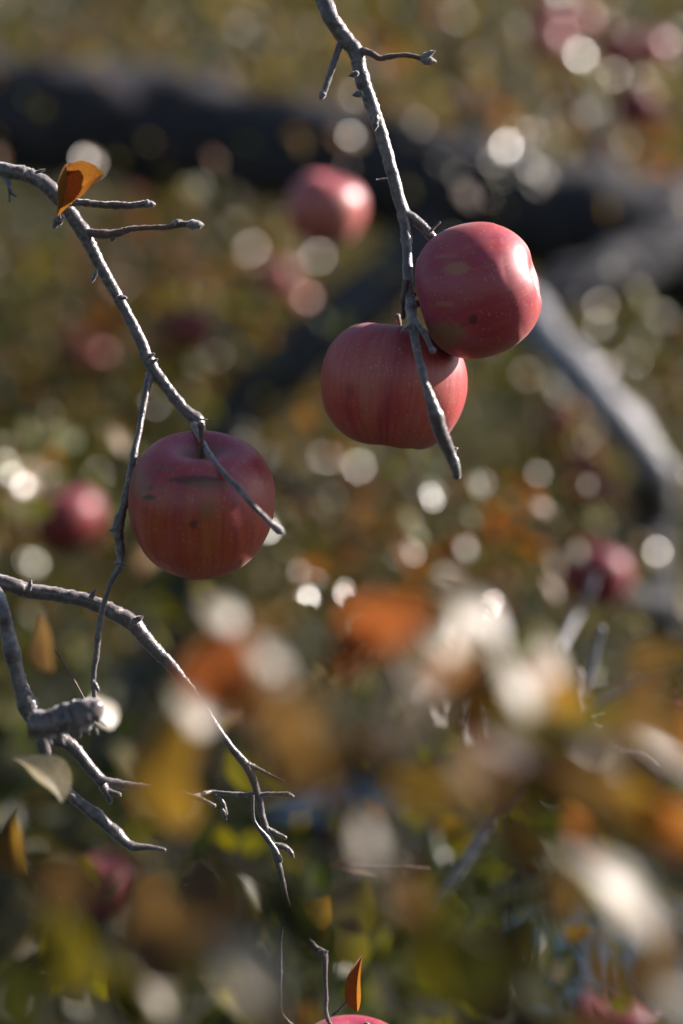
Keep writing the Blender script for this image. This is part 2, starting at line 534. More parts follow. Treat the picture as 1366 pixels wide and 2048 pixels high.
def apple_mesh(seed, R=0.04, hz=0.90, nseg=72, nring=56, mat=None, top=(0.40, 0.30), bot=(0.22, 0.27), squash=0.02, lob=0.02):
    rr = random.Random(seed)
    ph = [rr.uniform(0, 6.28) for _ in range(4)]
    verts, faces, skin = [], [], []
    for i in range(nring + 1):
        t = math.pi * i / nring
        t = t + 0.10 * math.sin(2 * t) * -1
        for j in range(nseg):
            u = 2 * math.pi * j / nseg
            s = max(1e-4, math.sin(t)) ** 0.88
            z = math.copysign(abs(math.cos(t)) ** 0.86, math.cos(t)) * hz
            taper = 1 - 0.07 * max(0, -z) + 0.02 * max(0, z)
            if z > 0: z -= top[0] * math.exp(-(s / top[1]) ** 2)
            else: z += bot[0] * math.exp(-(s / bot[1]) ** 2) * (1 + 0.0 * u)
            l = 1 + lob * math.cos(5 * u + ph[0]) * (0.3 + max(0, -z)) + squash * math.cos(2 * u + ph[1]) + 0.018 * math.cos(u + ph[2]) * z + 0.012 * math.cos(3 * u + ph[3])
            zz = z + 0.035 * math.cos(u + ph[2]) * abs(z) * s + (0.02 * math.cos(5 * u + ph[0]) * s if z < -0.5 else 0)
            x, y = s * taper * l * math.cos(u), s * taper * l * math.sin(u)
            verts.append((x * R, y * R, zz * R))
            skin.append((math.cos(u), math.sin(u), i / nring))
    for i in range(nring):
        for j in range(nseg):
            a = i * nseg + j; b = i * nseg + (j + 1) % nseg
            faces.append((a, a + nseg, b + nseg, b))
    me = bpy.data.meshes.new('skin')
    me.from_pydata(verts, [], faces)
    me.polygons.foreach_set('use_smooth', [True] * len(me.polygons))
    at = me.attributes.new('skin', 'FLOAT_VECTOR', 'POINT')
    at.data.foreach_set('vector', [c for v in skin for c in v])
    me.materials.append(mat)
    return me

def stem_geom(R, ztop, bend, ln, rad):
    pts = [(Vector((0, 0, ztop * R)), rad * 0.9), (Vector((bend * .2, 0, ztop * R + ln * .4)), rad * 0.75),
           (Vector((bend * .6, 0, ztop * R + ln * .8)), rad * 0.9), (Vector((bend, 0, ztop * R + ln)), rad * 1.3)]
    return tube(pts, sides=8, step=0.002, rough=0.15, seed=3)

def calyx_geom(R, zb):
    v, f = [], []
    for k in range(5):
        a = 2 * math.pi * k / 5
        c, s = math.cos(a), math.sin(a)
        i0 = len(v)
        r0, r1 = 0.04 * R, 0.19 * R
        v += [Vector((c * r0 - s * 0.04 * R, s * r0 + c * 0.04 * R, zb * R)), Vector((c * r0 + s * 0.04 * R, s * r0 - c * 0.04 * R, zb * R)),
              Vector((c * r1 * .7 - s * 0.03 * R, s * r1 * .7 + c * 0.03 * R, zb * R - .05 * R)), Vector((c * r1 * .7 + s * 0.03 * R, s * r1 * .7 - c * 0.03 * R, zb * R - .05 * R)),
              Vector((c * r1 * .9, s * r1 * .9, zb * R - .12 * R))]
        f += [(i0, i0 + 1, i0 + 3, i0 + 2), (i0 + 2, i0 + 3, i0 + 4)]
    return v, f

def make_apple(px, py, d, rpx, axis, spin, label, seed, mat, stem_len=0.018, bend=0.003, group=None, hz=0.9, res=(72, 56), **kw):
    R = rpx * K(d)
    q = axis.to_track_quat('Z', 'Y') @ Quaternion((0, 0, 1), math.radians(spin))
    root = empty('apple', P(px, py, d), label, 'apple', group)
    root.rotation_mode = 'QUATERNION'
    root.rotation_quaternion = q
    me = apple_mesh(seed, R, hz, res[0], res[1], mat, **kw)
    s = bpy.data.objects.new('skin', me); COL.objects.link(s); s.parent = root
    zt = hz - kw.get('top', (0.40, 0.30))[0]
    v, f = stem_geom(R, zt - 0.03, bend, stem_len, 0.0016)
    o = mesh_obj('stem', v, f, BARK_RED, None); o.parent = root
    zb = -hz + kw.get('bot', (0.22, 0.27))[0]
    v, f = calyx_geom(R, zb + 0.01)
    o = mesh_obj('calyx', v, f, BARK, None, smooth=False); o.parent = root
    return root

def local_of(px, py, pc, d, rpx, axis, spin):
    """surface point of an apple seen at a pixel, in the apple's own axes"""
    R = rpx * K(d)
    q = axis.to_track_quat('Z', 'Y') @ Quaternion((0, 0, 1), math.radians(spin))
    dx, dy = (px - pc[0]) / rpx, (pc[1] - py) / rpx
    dz = math.sqrt(max(0.02, 0.94 - dx * dx - dy * dy))
    wv = (RGT * dx + UPV * dy + TOCAM * dz) * R
    qi = q.inverted()
    return qi @ wv, qi @ RGT, qi @ UPV

# ================================================================== SETTING
def grid_ground():
    m, n, o = new_mat('orchard_ground')
    tc = N(n, 'ShaderNodeTexCoord').outputs['Object']
    a = noise_tex(n, tc, 3, 6, 0.6); b = noise_tex(n, tc, 40, 5, 0.7)
    c = ramp(n, [(0.3, (.006, .008, .004)), (0.5, (.018, .021, .008)), (0.7, (.04, .034, .016))], a).outputs[0]
    c2 = ramp(n, [(0.35, (.4, .4, .4)), (0.7, (1.4, 1.3, 1.1))], b).outputs[0]
    c = mixc(n, 1.0, c, c2, 'MULTIPLY')
    p = N(n, 'ShaderNodeBsdfPrincipled'); p.inputs['Roughness'].default_value = 0.9
    n.links.new(c, p.inputs['Base Color'])
    bp = N(n, 'ShaderNodeBump'); bp.inputs['Distance'].default_value = 0.03
    n.links.new(b, bp.inputs['Height']); n.links.new(bp.outputs[0], p.inputs['Normal'])
    n.links.new(p.outputs[0], o.inputs[0])
    v, f = [], []
    xs = np.concatenate([np.linspace(-160, -12, 12), np.linspace(-10, 10, 41), np.linspace(12, 160, 12)])
    ys = np.concatenate([np.linspace(-60, -4, 8), np.linspace(-3, 16, 40), np.linspace(18, 240, 24)])
    for y in ys:
        for x in xs:
            z = 0.05 * noise.noise(Vector((x * .7, y * .7, 0)))
            if y > 8.5: z += 14 * (1 - math.exp(-((y - 8.5) / 16) ** 1.3))
            v.append((x, y, z))
    W = len(xs)
    for j in range(len(ys) - 1):
        for i in range(W - 1):
            a = j * W + i
            f.append((a, a + 1, a + W + 1, a + W))
    g = mesh_obj('ground', v, f, m)
    tag(g, kind='structure')
grid_ground()

# ---- leaf masses
def leaf_mass(name, centres, nper, spread, size, mat, parent=None, seed=1, bias=None, droop=0.5):
    r = np.random.default_rng(seed)
    C = np.repeat(np.array(centres), nper, axis=0)
    n = len(C)
    pos = C + r.normal(0, 1, (n, 3)) * np.array(spread)
    ln = r.uniform(size[0], size[1], n)
    wd = ln * r.uniform(0.45, 0.7, n)
    nm = r.normal(0, 1, (n, 3)); nm[:, 2] += 0.35
    if bias is not None: nm += np.array(bias)
    nm /= np.linalg.norm(nm, axis=1)[:, None]
    al = r.normal(0, 1, (n, 3)); al[:, 2] -= droop
    al -= nm * (al * nm).sum(1)[:, None]
    al /= np.linalg.norm(al, axis=1)[:, None]
    sd = np.cross(al, nm)
    base = [(0, -.5, 0), (-.42, -.18, .05), (0, -.15, 0), (.42, -.18, .05), (-.40, .2, .04), (0, .2, -.01), (.40, .2, .04), (0, .55, -.06)]
    fc = [(0, 2, 1), (0, 3, 2), (1, 2, 5, 4), (2, 3, 6, 5), (4, 5, 7), (5, 6, 7)]
    V = np.zeros((n, 8, 3))
    for k, (x, y, z) in enumerate(base):
        V[:, k] = pos + sd * (x * wd)[:, None] + al * (y * ln)[:, None] + nm * (z * ln)[:, None]
    loops, starts, tot = [], [], []
    flat = []; cnt = 0
    for q in fc:
        starts.append(cnt); tot.append(len(q)); cnt += len(q); flat += q
    off = (np.arange(n) * 8)[:, None]
    LI = (np.array(flat)[None, :] + off).ravel()
    ST = (np.array(starts)[None, :] + (np.arange(n) * cnt)[:, None]).ravel()
    TT = np.tile(np.array(tot), n)
    me = bpy.data.meshes.new(name)
    me.vertices.add(n * 8); me.vertices.foreach_set('co', V.ravel())
    me.loops.add(len(LI)); me.loops.foreach_set('vertex_index', LI.astype(np.int32))
    me.polygons.add(len(ST)); me.polygons.foreach_set('loop_start', ST.astype(np.int32)); me.polygons.foreach_set('loop_total', TT.astype(np.int32))
    me.materials.append(mat)
    me.update(calc_edges=True)
    o = bpy.data.objects.new(name, me); COL.objects.link(o)
    if parent is not None:
        o.parent = parent
        o.location = -parent.location
    o['kind'] = 'stuff'
    return o

GAPS = [(1150, 1985, 150), (650, 1600, 190), (1350, 1680, 120)]   # openings down to the ground
def cl(n, box, dr, seed):
    """cluster centres spread over a region of the view between two depths"""
    r = random.Random(seed)
    o = []
    for _ in range(n):
        d = r.uniform(*dr)
        x, y = r.uniform(box[0], box[2]), r.uniform(box[1], box[3])
        if any((x - gx) ** 2 + (y - gy) ** 2 < gr * gr for gx, gy, gr in GAPS): continue
        p = P(x, y, d)
        if p.z > 0.1: o.append(tuple(p))
    return o

# far orchard row, one mass
far = leaf_mass('orchard_foliage', [(random.uniform(-5, 5), random.uniform(6.0, 8.0), random.uniform(0.1, 4.6)) for _ in range(1500)], 22, (.17, .17, .17), (.05, .10), L_OLIVE, seed=2)
tag(far, 'hazy mass of olive foliage of the far orchard row', 'foliage', kind='stuff')

# ---- the tree behind: thick limbs
tree = empty('apple_tree', Vector((1.9, 3.3, 0.0)), 'old apple tree with thick dark limb crossing behind the sharp branches', 'tree')
add_tube('trunk', [(2500, 2600, 320, 3.3), (2480, 1900, 290, 3.3), (2380, 1200, 250, 3.3), (2250, 800, 230, 3.2)], 3.3, BIGBARK, tree, sides=24, step=.05, rough=.15, seed=1)
add_tube('limb', [(2300, 860, 170, 3.2), (1900, 640, 140, 3.1), (1500, 510, 140, 3.0), (1366, 490, 132, 2.95), (1180, 455, 114, 2.9), (1000, 405, 104, 2.9), (820, 365, 100, 2.9), (600, 315, 102, 2.95), (400, 275, 108, 3.0), (200, 242, 114, 3.0), (0, 225, 118, 3.0), (-300, 190, 95, 3.1), (-900, 60, 70, 3.3)], 3, BIGBARK, tree, sides=28, step=.03, rough=.22, seed=2, wob=.15)
add_tube('limb', [(1600, 410, 62, 2.85), (1366, 475, 56, 2.7), (1260, 525, 52, 2.6), (1150, 572, 48, 2.5), (1050, 605, 44, 2.45), (970, 590, 38, 2.45)], 2.5, BIGBARK, tree, sides=20, step=.02, rough=.25, seed=61, wob=.2)
add_tube('limb', [(1000, 560, 36, 2.4), (1060, 635, 38, 2.3), (1130, 718, 39, 2.2), (1210, 812, 39, 2.15), (1265, 880, 39, 2.15), (1318, 948, 37, 2.15)], 2.3, GREYBARK, tree, sides=20, step=.02, rough=.25, seed=3, wob=.15)
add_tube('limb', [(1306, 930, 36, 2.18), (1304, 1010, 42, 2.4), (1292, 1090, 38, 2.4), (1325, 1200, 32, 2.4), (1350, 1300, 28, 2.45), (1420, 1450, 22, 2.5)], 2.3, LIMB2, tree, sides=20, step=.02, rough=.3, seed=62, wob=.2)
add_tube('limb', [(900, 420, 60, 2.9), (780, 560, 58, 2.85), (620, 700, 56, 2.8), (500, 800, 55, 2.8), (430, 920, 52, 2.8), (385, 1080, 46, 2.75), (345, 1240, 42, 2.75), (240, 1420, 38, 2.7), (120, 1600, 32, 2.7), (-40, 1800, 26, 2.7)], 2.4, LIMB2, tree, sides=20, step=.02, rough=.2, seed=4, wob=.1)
for i, L in enumerate([
    [(1250, 460, 26, 2.9), (1180, 250, 18, 3.0), (1120, 100, 12, 3.1), (1060, -60, 8, 3.2)],
    [(1000, 400, 22, 2.9), (930, 200, 16, 3.0), (880, 60, 12, 3.1), (800, -120, 8, 3.2)],
    [(500, 290, 22, 2.9), (430, 150, 15, 3.1), (380, 20, 12, 3.2), (300, -150, 8, 3.3)],
    [(1330, 1200, 20, 2.35), (1260, 1190, 14, 2.1), (1210, 1130, 9, 1.95), (1190, 1090, 6, 1.9)],
    [(440, 900, 22, 2.3), (560, 960, 15, 2.4), (680, 1060, 11, 2.4), (800, 1080, 7, 2.3)]]):
    add_tube('twig', L, 2.5, BIGBARK, tree, sides=10, step=.02, rough=.2, seed=20 + i)

def open_sun(cs, targets, rad=.25):
    keep = []
    for c in cs:
        v = Vector(c)
        if all((v - q - SUN * max(0, (v - q).dot(SUN))).length > rad for q in targets): keep.append(c)
    return keep
LIT = [P(1200, 790, 2.15), P(1260, 870, 2.15), P(1315, 940, 2.15), P(1330, 1190, 2.35)] + [P(1060, 310, 2.8), P(650, 420, 1.62)]
# its crown: clusters of leaves in several depths, with gaps
crownA = leaf_mass('crown', cl(190, (-250, -300, 1600, 620), (3.3, 5.2), 5) + cl(80, (-200, 480, 1600, 1250), (3.2, 5.0), 6), 34, (.10, .09, .08), (.022, .048), L_OLIVE, tree, seed=5)
crownB = leaf_mass('crown', cl(50, (-100, 620, 1000, 1200), (2.6, 3.6), 7) + cl(50, (1000, 500, 1500, 1100), (3.0, 4.4), 8) + cl(240, (-300, 1150, 1700, 2300), (2.3, 4.2), 18), 24, (.09, .10, .09), (.022, .045), L_GREEN, tree, seed=6)
crownC = leaf_mass('crown', cl(50, (-100, 1350, 1500, 2250), (1.6, 2.5), 9) + cl(30, (400, 1600, 1500, 2150), (1.3, 1.8), 10), 14, (.06, .07, .06), (.025, .05), L_GREEN, tree, seed=7)

sun_block_crown = leaf_mass('crown', open_sun(cl(170, (1560, -300, 2600, 1700), (2.5, 4.3), 19) + cl(110, (-300, -1500, 2200, -330), (2.6, 4.6), 20), LIT), 24, (.12, .12, .11), (.03, .055), L_OLIVE, tree, seed=8)  # unseen leaves added right of and above the view to cast shade
rs = random.Random(77)
sky_block_crown = leaf_mass('crown', [(rs.uniform(-3.4, .5), rs.uniform(-3, 2.4), rs.uniform(2.75, 3.9)) for _ in range(330)]  # unseen canopy added over and left of the camera to cut skylight
                   + [(rs.uniform(-3.6, -1.3), rs.uniform(-2.5, 2.6), rs.uniform(.9, 2.8)) for _ in range(200)], 22, (.17, .17, .16), (.05, .08), L_OLIVE, tree, seed=12)
RUSSET = leaf_mat('russet_leaf_mass', [(0, (.10, .035, .018)), (.5, (.20, .075, .025)), (1, (.28, .11, .03))])
crownG = leaf_mass('crown', [tuple(P(x, y, d)) for x, y, d in [(180, 600, 2.9), (230, 680, 3.0), (930, 215, 3.2), (740, 170, 3.2), (1260, 395, 3.0), (700, 1060, 2.3), (1010, 1050, 2.4), (1160, 1000, 2.9),
             (480, 620, 3.0), (60, 760, 2.9), (350, 560, 3.2), (1060, 950, 2.8), (540, 900, 3.0), (120, 930, 2.6), (250, 470, 3.2), (1300, 300, 3.1), (400, 730, 2.8), (960, 1110, 2.1), (1340, 800, 3.6), (620, 480, 3.3)]], 26, (.05, .05, .05), (.025, .045), RUSSET, tree, seed=14)
def glint_mass(name, n, seed, mat):
    r = random.Random(seed); h = (SUN + TOCAM).normalized()
    vs, fs = [], []
    while n > 0:
        cx, cy = r.uniform(-150, 1500), r.uniform(-150, 1350)
        sp = r.uniform(40, 110)
        for _ in range(min(n, r.choice([3, 6, 10, 14]))):
            n -= 1
            x, y = cx + r.gauss(0, sp), cy + r.gauss(0, sp * .8)
            d = r.uniform(2.3, 4.4) if y < 850 else r.uniform(1.6, 3.2)
            c = P(x, y, d)
            nn = (h + Vector((r.gauss(0, .22), r.gauss(0, .22), r.gauss(0, .22)))).normalized()
            M = frame_from(nn, Vector((r.gauss(0, 1), r.gauss(0, 1), r.gauss(0, 1) - .6)))
            L = r.uniform(.014, .030); W = L * r.uniform(.5, .75)
            b = len(vs)
            for (u, v, z) in ((0, -.5, 0), (-.45, -.15, .03), (0, -.1, 0), (.45, -.15, .03), (-.38, .22, .03), (0, .25, 0), (.38, .22, .03), (0, .55, -.05)):
                vs.append(c + M @ Vector((u * W, v * L, z * L)))
            fs += [(b, b + 2, b + 1), (b, b + 3, b + 2), (b + 1, b + 2, b + 5, b + 4), (b + 2, b + 3, b + 6, b + 5), (b + 4, b + 5, b + 7), (b + 5, b + 6, b + 7)]
    o = mesh_obj(name, vs, fs, mat, tree, origin=tree.location.copy())
    o['kind'] = 'stuff'
GLM = leaf_mat('catching_light_leaf', [(0, (.05, .085, .006)), (.45, (.13, .16, .010)), (.7, (.23, .19, .02)), (.88, (.28, .13, .03)), (1, (.30, .12, .08))], (.16, .17, .05), .4, .55, .38, spec=.15)
glint_mass('crown', 1300, 91, GLM)
# ---- bright leaves of the crown that read as single discs
def disc_leaves(spots, parent, mat0, size=(.018, .026)):
    for n_, (px, py, d) in enumerate(spots):
        mat = (mat0, L_GGREEN, mat0, L_GGOLD)[n_ % 4]
        k = K(d)
        s = random.uniform(*size) / k
        leaf(parent, px, py, d, s, s * random.uniform(.6, .85), random.uniform(0, 360), nrm_glint(.04), mat, var=random.randrange(4), curl=0.12, fold=.05)
disc_leaves([(490, 135, 3.3), (440, 70, 3.4), (480, 60, 3.4), (405, 130, 3.4), (525, 85, 3.4), (320, 30, 3.5), (755, 70, 3.3), (895, 190, 3.2),
             (880, 325, 2.7), (905, 335, 2.7), (1060, 330, 2.7), (1040, 290, 2.7), (1090, 355, 2.7), (1000, 345, 2.7), (1035, 260, 2.8), (180, 325, 2.5),
             (665, 270, 3.0), (545, 235, 3.0), (1195, 215, 3.2), (1170, 300, 3.2), (1100, 50, 3.2), (1250, 280, 3.0), (1320, 70, 3.0), (1225, 140, 3.2), (1075, 365, 2.8), (1015, 300, 2.8), (1110, 330, 2.9), (1060, 265, 2.9), (985, 320, 2.8), (460, 100, 3.3), (500, 30, 3.4), (350, 60, 3.4), (1200, 650, 2.6), (930, 180, 3.1), (690, 265, 3.0)], tree, L_PALE)
disc_leaves([(140, 530, 3.4), (90, 805, 2.6), (655, 912, 3.0), (200, 950, 3.2), (740, 590, 3.5), (640, 520, 3.6), (1270, 720, 4.2), (1250, 765, 3.5),
             (1200, 610, 3.4), (1290, 790, 3.5), (1060, 755, 3.3), (1210, 740, 3.5), (1320, 1120, 2.3), (60, 1120, 2.4), (1325, 1040, 2.4), (1100, 1100, 2.1),
             (720, 930, 2.9), (990, 700, 3.6), (830, 250, 3.6), (480, 450, 3.3), (500, 500, 3.3), (60, 440, 3.2), (230, 600, 3.2), (380, 780, 3.0),
             (560, 1050, 2.4), (440, 410, 3.3), (1290, 130, 3.3)], tree, L_GLINT)
disc_leaves([(970, 970, 2.0), (868, 998, 1.75), (815, 1035, 1.75), (822, 1100, 1.8), (935, 1100, 1.9), (612, 1190, 1.6), (628, 1155, 1.7), (985, 1205, 1.6),
             (1075, 945, 2.0), (1050, 1195, 1.9), (880, 1420, 1.5), (690, 1190, 1.5), (600, 1150, 1.7)], tree, L_PALE, (.010, .015))
EXTRA = random.Random(31)
spots = []
while len(spots) < 215:
    cx, cy = EXTRA.uniform(-60, 1430), EXTRA.uniform(-60, 1180)      # uneven clusters of catching light
    for _ in range(EXTRA.choice([1, 2, 4, 7])):
        spots.append((cx + EXTRA.gauss(0, 55), cy + EXTRA.gauss(0, 45), EXTRA.uniform(2.3, 4.4) if cy < 900 else EXTRA.uniform(1.7, 2.8)))
for (px, py, d) in spots[:215]:
    m = EXTRA.choices([L_GLINT, L_GGREEN, L_GGOLD, L_YGREEN, L_ORANGE, L_BROWN], [1.6, 6.5, 4, 4, 1.2, 1])[0]
    sz = EXTRA.uniform(.016, .036) / K(d)
    nrm = nrm_glint(0.09) if EXTRA.random() < .6 else nrm_back(.5)
    leaf(tree, px, py, d, sz, sz * .7, EXTRA.uniform(0, 360), nrm, m, var=EXTRA.randrange(4), curl=0.15, fold=.06)

# ================================================================== APPLES IN FOCUS
axL = idir(0.05, 0.90, 0.42)
cL, rL, dL = (402, 1008), 147, 0.877
mL = []
for (x, y, ha, hb, mc, amt) in [(405, 963, .0125, .0022, (.09, .035, .025), .85), (430, 972, .011, .002, (.22, .10, .05), .7), (345, 940, .006, .0013, (.18, .10, .06), .5), (312, 996, .0035, .0012, (.06, .035, .015), .9),
                                (315, 978, .003, .001, (.1, .05, .03), .6), (400, 1048, .0020, .0022, (.09, .03, .02), .7), (425, 1020, .004, .005, (.16, .10, .04), .35), (290, 970, .005, .007, (.20, .15, .06), .35)]:
    c, a, b = local_of(x, y, cL, dL, rL, axL, 20)
    mL.append((c, a, b, ha, hb, mc, amt))
make_apple(cL[0], cL[1], dL, rL, axL, 20, 'red apple with a crescent scar, hanging below the left branch', 1, apple_mat('scarred_apple_skin', mL, red=(.46, .060, .022), yellow=(.54, .25, .05)), stem_len=.020, bend=-.001, hz=.99, top=(.30, .40))

axC = idir(0.10, 0.98, 0.10)
cC, rC, dC = (790, 773), 144, 0.915
mC = []
c, a, b = local_of(700, 790, cC, dC, rC, axC, 75)
mC.append((c, a, b, .002, .004, (.20, .02, .02), .4))
make_apple(cC[0], cC[1], dC, rC, axC, 75, 'streaky red apple hanging lower of the touching pair, twig crossing its front', 5, apple_mat('streaky_apple_skin', mC, red=(.50, .066, .050), yellow=(.52, .26, .11)), stem_len=.012, hz=.92, top=(.22, .30), bot=(.26, .3), lob=.035, squash=.03)

axR = idir(-0.93, -0.24, -0.20)
cR, rR, dR = (957, 580), 136, 0.880
mR = []
for (x, y, ha, hb, mc, amt) in [(905, 555, .006, .003, (.42, .22, .10), .55), (885, 528, .005, .001, (.42, .22, .12), .4), (882, 622, .0045, .0012, (.45, .25, .1), .4), (937, 652, .002, .002, (.07, .02, .02), .8)]:
    c, a, b = local_of(x, y, cR, dR, rR, axR, 40)
    mR.append((c, a, b, ha, hb, mc, amt))
c, a, b = local_of(872, 680, cR, dR, rR, axR, 40)
mR.append((c, a, b, .012, .006, (.22, .17, .06), .7))
make_apple(cR[0], cR[1], dR, rR, axR, 40, 'sunlit crimson apple lying sideways, upper of the touching pair', 9, apple_mat('crimson_apple_skin', mR, red=(.42, .036, .045), deep=(.25, .014, .062), yellow=(.38, .13, .05)), stem_len=.016, hz=.93, bot=(.22, .30))

PLAIN = apple_mat('apple_skin', red=(.46, .055, .05), yellow=(.48, .20, .09))
SHADEDA = apple_mat('dark_red_shaded_apple_skin', spec=0.3, red=(.22, .022, .025), deep=(.13, .010, .022), yellow=(.28, .08, .04))  # darker copy of the skin, shade of dim apples put into its colour
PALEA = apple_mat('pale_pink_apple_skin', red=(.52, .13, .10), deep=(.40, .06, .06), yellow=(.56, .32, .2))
axU = idir(.05, 1, .1)
make_apple(712, 2176, .90, 142, idir(.1, .95, .25), 10, 'pink apple at the very bottom edge under the curled leaf', 12, PLAIN, stem_len=.02)

BGA = [
    (650, 418, 1.62, 80, 'half sunlit apple hanging before the thick dark limb', PALEA, None),
    (372, 662, 2.7, 54, 'dim red apple in shade above the left branch bend', SHADEDA, None),
    (135, 1040, 2.0, 74, 'dim apple with a small pink glint, left of the scarred apple', SHADEDA, None),
    (1190, 1150, 1.9, 72, 'red apple with two bright glints behind the right leaves', SHADEDA, None),
    (215, 1775, 1.7, 66, 'dark shaded apple low on the left among brown leaves', SHADEDA, None),
    (1235, 2060, 1.8, 92, 'shaded dark red apple in the bottom right corner', SHADEDA, None),
    (1392, 1440, 1.45, 62, 'apple with a white glint cut by the right picture edge', PLAIN, None),
    (585, 612, 3.0, 42, 'pale pink blurred apple below the half sunlit apple', PALEA, None),
    (555, 555, 3.0, 38, 'dull brownish blurred apple just above the pale pink one', PALEA, None),
    (1125, 838, 3.4, 40, 'pale pink blurred apple topmost beside the grey limb', PALEA, 'x'),
    (1175, 925, 3.0, 44, 'pinkish blurred apple in the middle of the three beside the grey limb', PALEA, 'x'),
    (1195, 990, 3.0, 40, 'pinkish blurred apple lowest of the three beside the grey limb', PALEA, 'x'),
    (150, 700, 2.9, 42, 'blurred pink apple at far left, left one of two overlapping', PALEA, None),
    (185, 725, 3.1, 38, 'blurred pink apple at far left, right one of two overlapping', PALEA, None),
    (1095, 85, 2.9, 38, 'bright pink apple lowest left of the upper right cluster', PALEA, 'y'),
    (1152, 48, 3.0, 38, 'pink blurred apple second from the left in the upper right cluster', PALEA, 'y'),
    (1235, 100, 3.0, 42, 'dusky red apple in the middle of the upper right cluster', SHADEDA, 'y'),
    (1300, 100, 2.8, 40, 'pinkish apple rightmost in the top row of the upper right cluster', PALEA, 'y'),
    (1270, 215, 2.7, 48, 'dark crimson apple lowest in the upper right cluster', SHADEDA, 'y'),
    (1095, 30, 3.1, 40, 'dusky apple above the bright pink one at top right', PLAIN, 'y'),
]
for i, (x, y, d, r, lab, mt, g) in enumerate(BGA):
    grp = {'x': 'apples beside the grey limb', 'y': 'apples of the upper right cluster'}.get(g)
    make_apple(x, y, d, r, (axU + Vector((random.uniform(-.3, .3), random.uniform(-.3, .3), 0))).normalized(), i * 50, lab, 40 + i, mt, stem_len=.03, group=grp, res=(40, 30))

# ================================================================== BRANCHES IN FOCUS
# --- branch from the top
B1 = empty('apple_branch', P(560, -420, .93), 'sharp grey branch coming down from the top edge to the paired apples', 'branch', 'branches in focus')
add_tube('stem', [(-900, -2600, 95, 1.2), (-300, -1700, 62, 1.1), (120, -1100, 42, 1.02), (400, -700, 27.6, .98), (520, -400, 23.92, .95), (600, -160, 21.16, .93), (652, 10, 16.56), (682, 65, 16.1), (712, 105, 15.64), (722, 150, 14.72), (745, 215, 13.8), (768, 285, 12.88), (788, 360, 12.42), (808, 430, 12.42)], .905, BARK, B1, sides=20, step=.0012, rough=.10, seed=5, wob=.15)
add_tube('twig', [(804, 425, 11.04, .905), (810, 450, 10.12, .903), (814, 500, 9.66, .9), (816, 560, 9.66, .892), (822, 610, 10.12, .880), (826, 650, 9.2, .866), (836, 710, 7.82, .852), (852, 770, 7.82, .842), (866, 815, 11.96, .84), (884, 870, 15.18, .845), (900, 905, 11.04, .85), (912, 935, 9.2, .85), (915, 955, 7.36, .85)], .88, BARK, B1, sides=18, step=.0012, rough=.12, seed=6, wob=.12)
add_tube('twig', [(806, 428, 11.96, .905), (830, 440, 10.58), (850, 458, 10.12), (868, 478, 9.66), (900, 500, 8.28, .92), (940, 540, 5.52, .93)], .905, BARK, B1, sides=16, step=.0012, rough=.16, seed=7)
add_tube('spur', [(858, 466, 3.22), (868, 455, 2.76), (880, 444, 2.39)], .90, BARK_RED, B1, sides=8, step=.001, rough=.2, seed=8)
add_tube('twig', [(684, 80, 7.82, .91), (678, 95, 6.9), (666, 130, 6.44), (656, 160, 6.26), (648, 185, 5.52)], .905, BARK, B1, sides=14, step=.001, rough=.22, seed=9)
bud(B1, 650, 178, .905, 245, 24, 15, seed=1)
bud(B1, 655, 176, .905, 225, 22, 9, seed=2)
add_tube('twig', [(716, 100, 8.28, .905), (740, 106, 6.9), (760, 116, 5.98), (785, 112, 4.78), (815, 110, 4.6), (842, 116, 4.97)], .90, BARK_RED, B1, sides=14, step=.001, rough=.16, seed=10)
bud(B1, 838, 118, .9, 25, 38, 13, seed=3, tw=.2)
bud(B1, 842, 120, .9, -5, 32, 18, seed=4)
bud(B1, 845, 115, .9, -35, 20, 12, seed=5)
for (x, y, a, l, wdt) in [(708, 148, 200, 14, 12), (716, 188, 190, 14, 14), (752, 240, 260, 26, 15), (764, 358, 190, 16, 4), (822, 590, 185, 18, 12), (905, 900, 20, 14, 12), (912, 930, 0, 12, 8)]:
    bud(B1, x, y, .888, a, l, wdt, BARK, seed=x)
add_tube('spur', [(812, 560, 7.36, .885), (808, 600, 6.44, .886), (806, 636, 4.6, .895)], .88, BARK_RED, B1, sides=10, step=.001, rough=.2, seed=11)
add_tube('spur', [(828, 640, 5.52, .866), (846, 662, 4.6, .858), (858, 686, 4.6, .852), (864, 700, 4.6, .85)], .85, BARK, B1, sides=12, step=.001, rough=.3, seed=12)
bud(B1, 863, 694, .85, 290, 14, 14, seed=8)
add_tube('spur', [(826, 648, 5.52, .866), (813, 655, 4.14, .862), (804, 664, 3.22, .858)], .86, BARK, B1, sides=10, step=.001, rough=.35, seed=13)

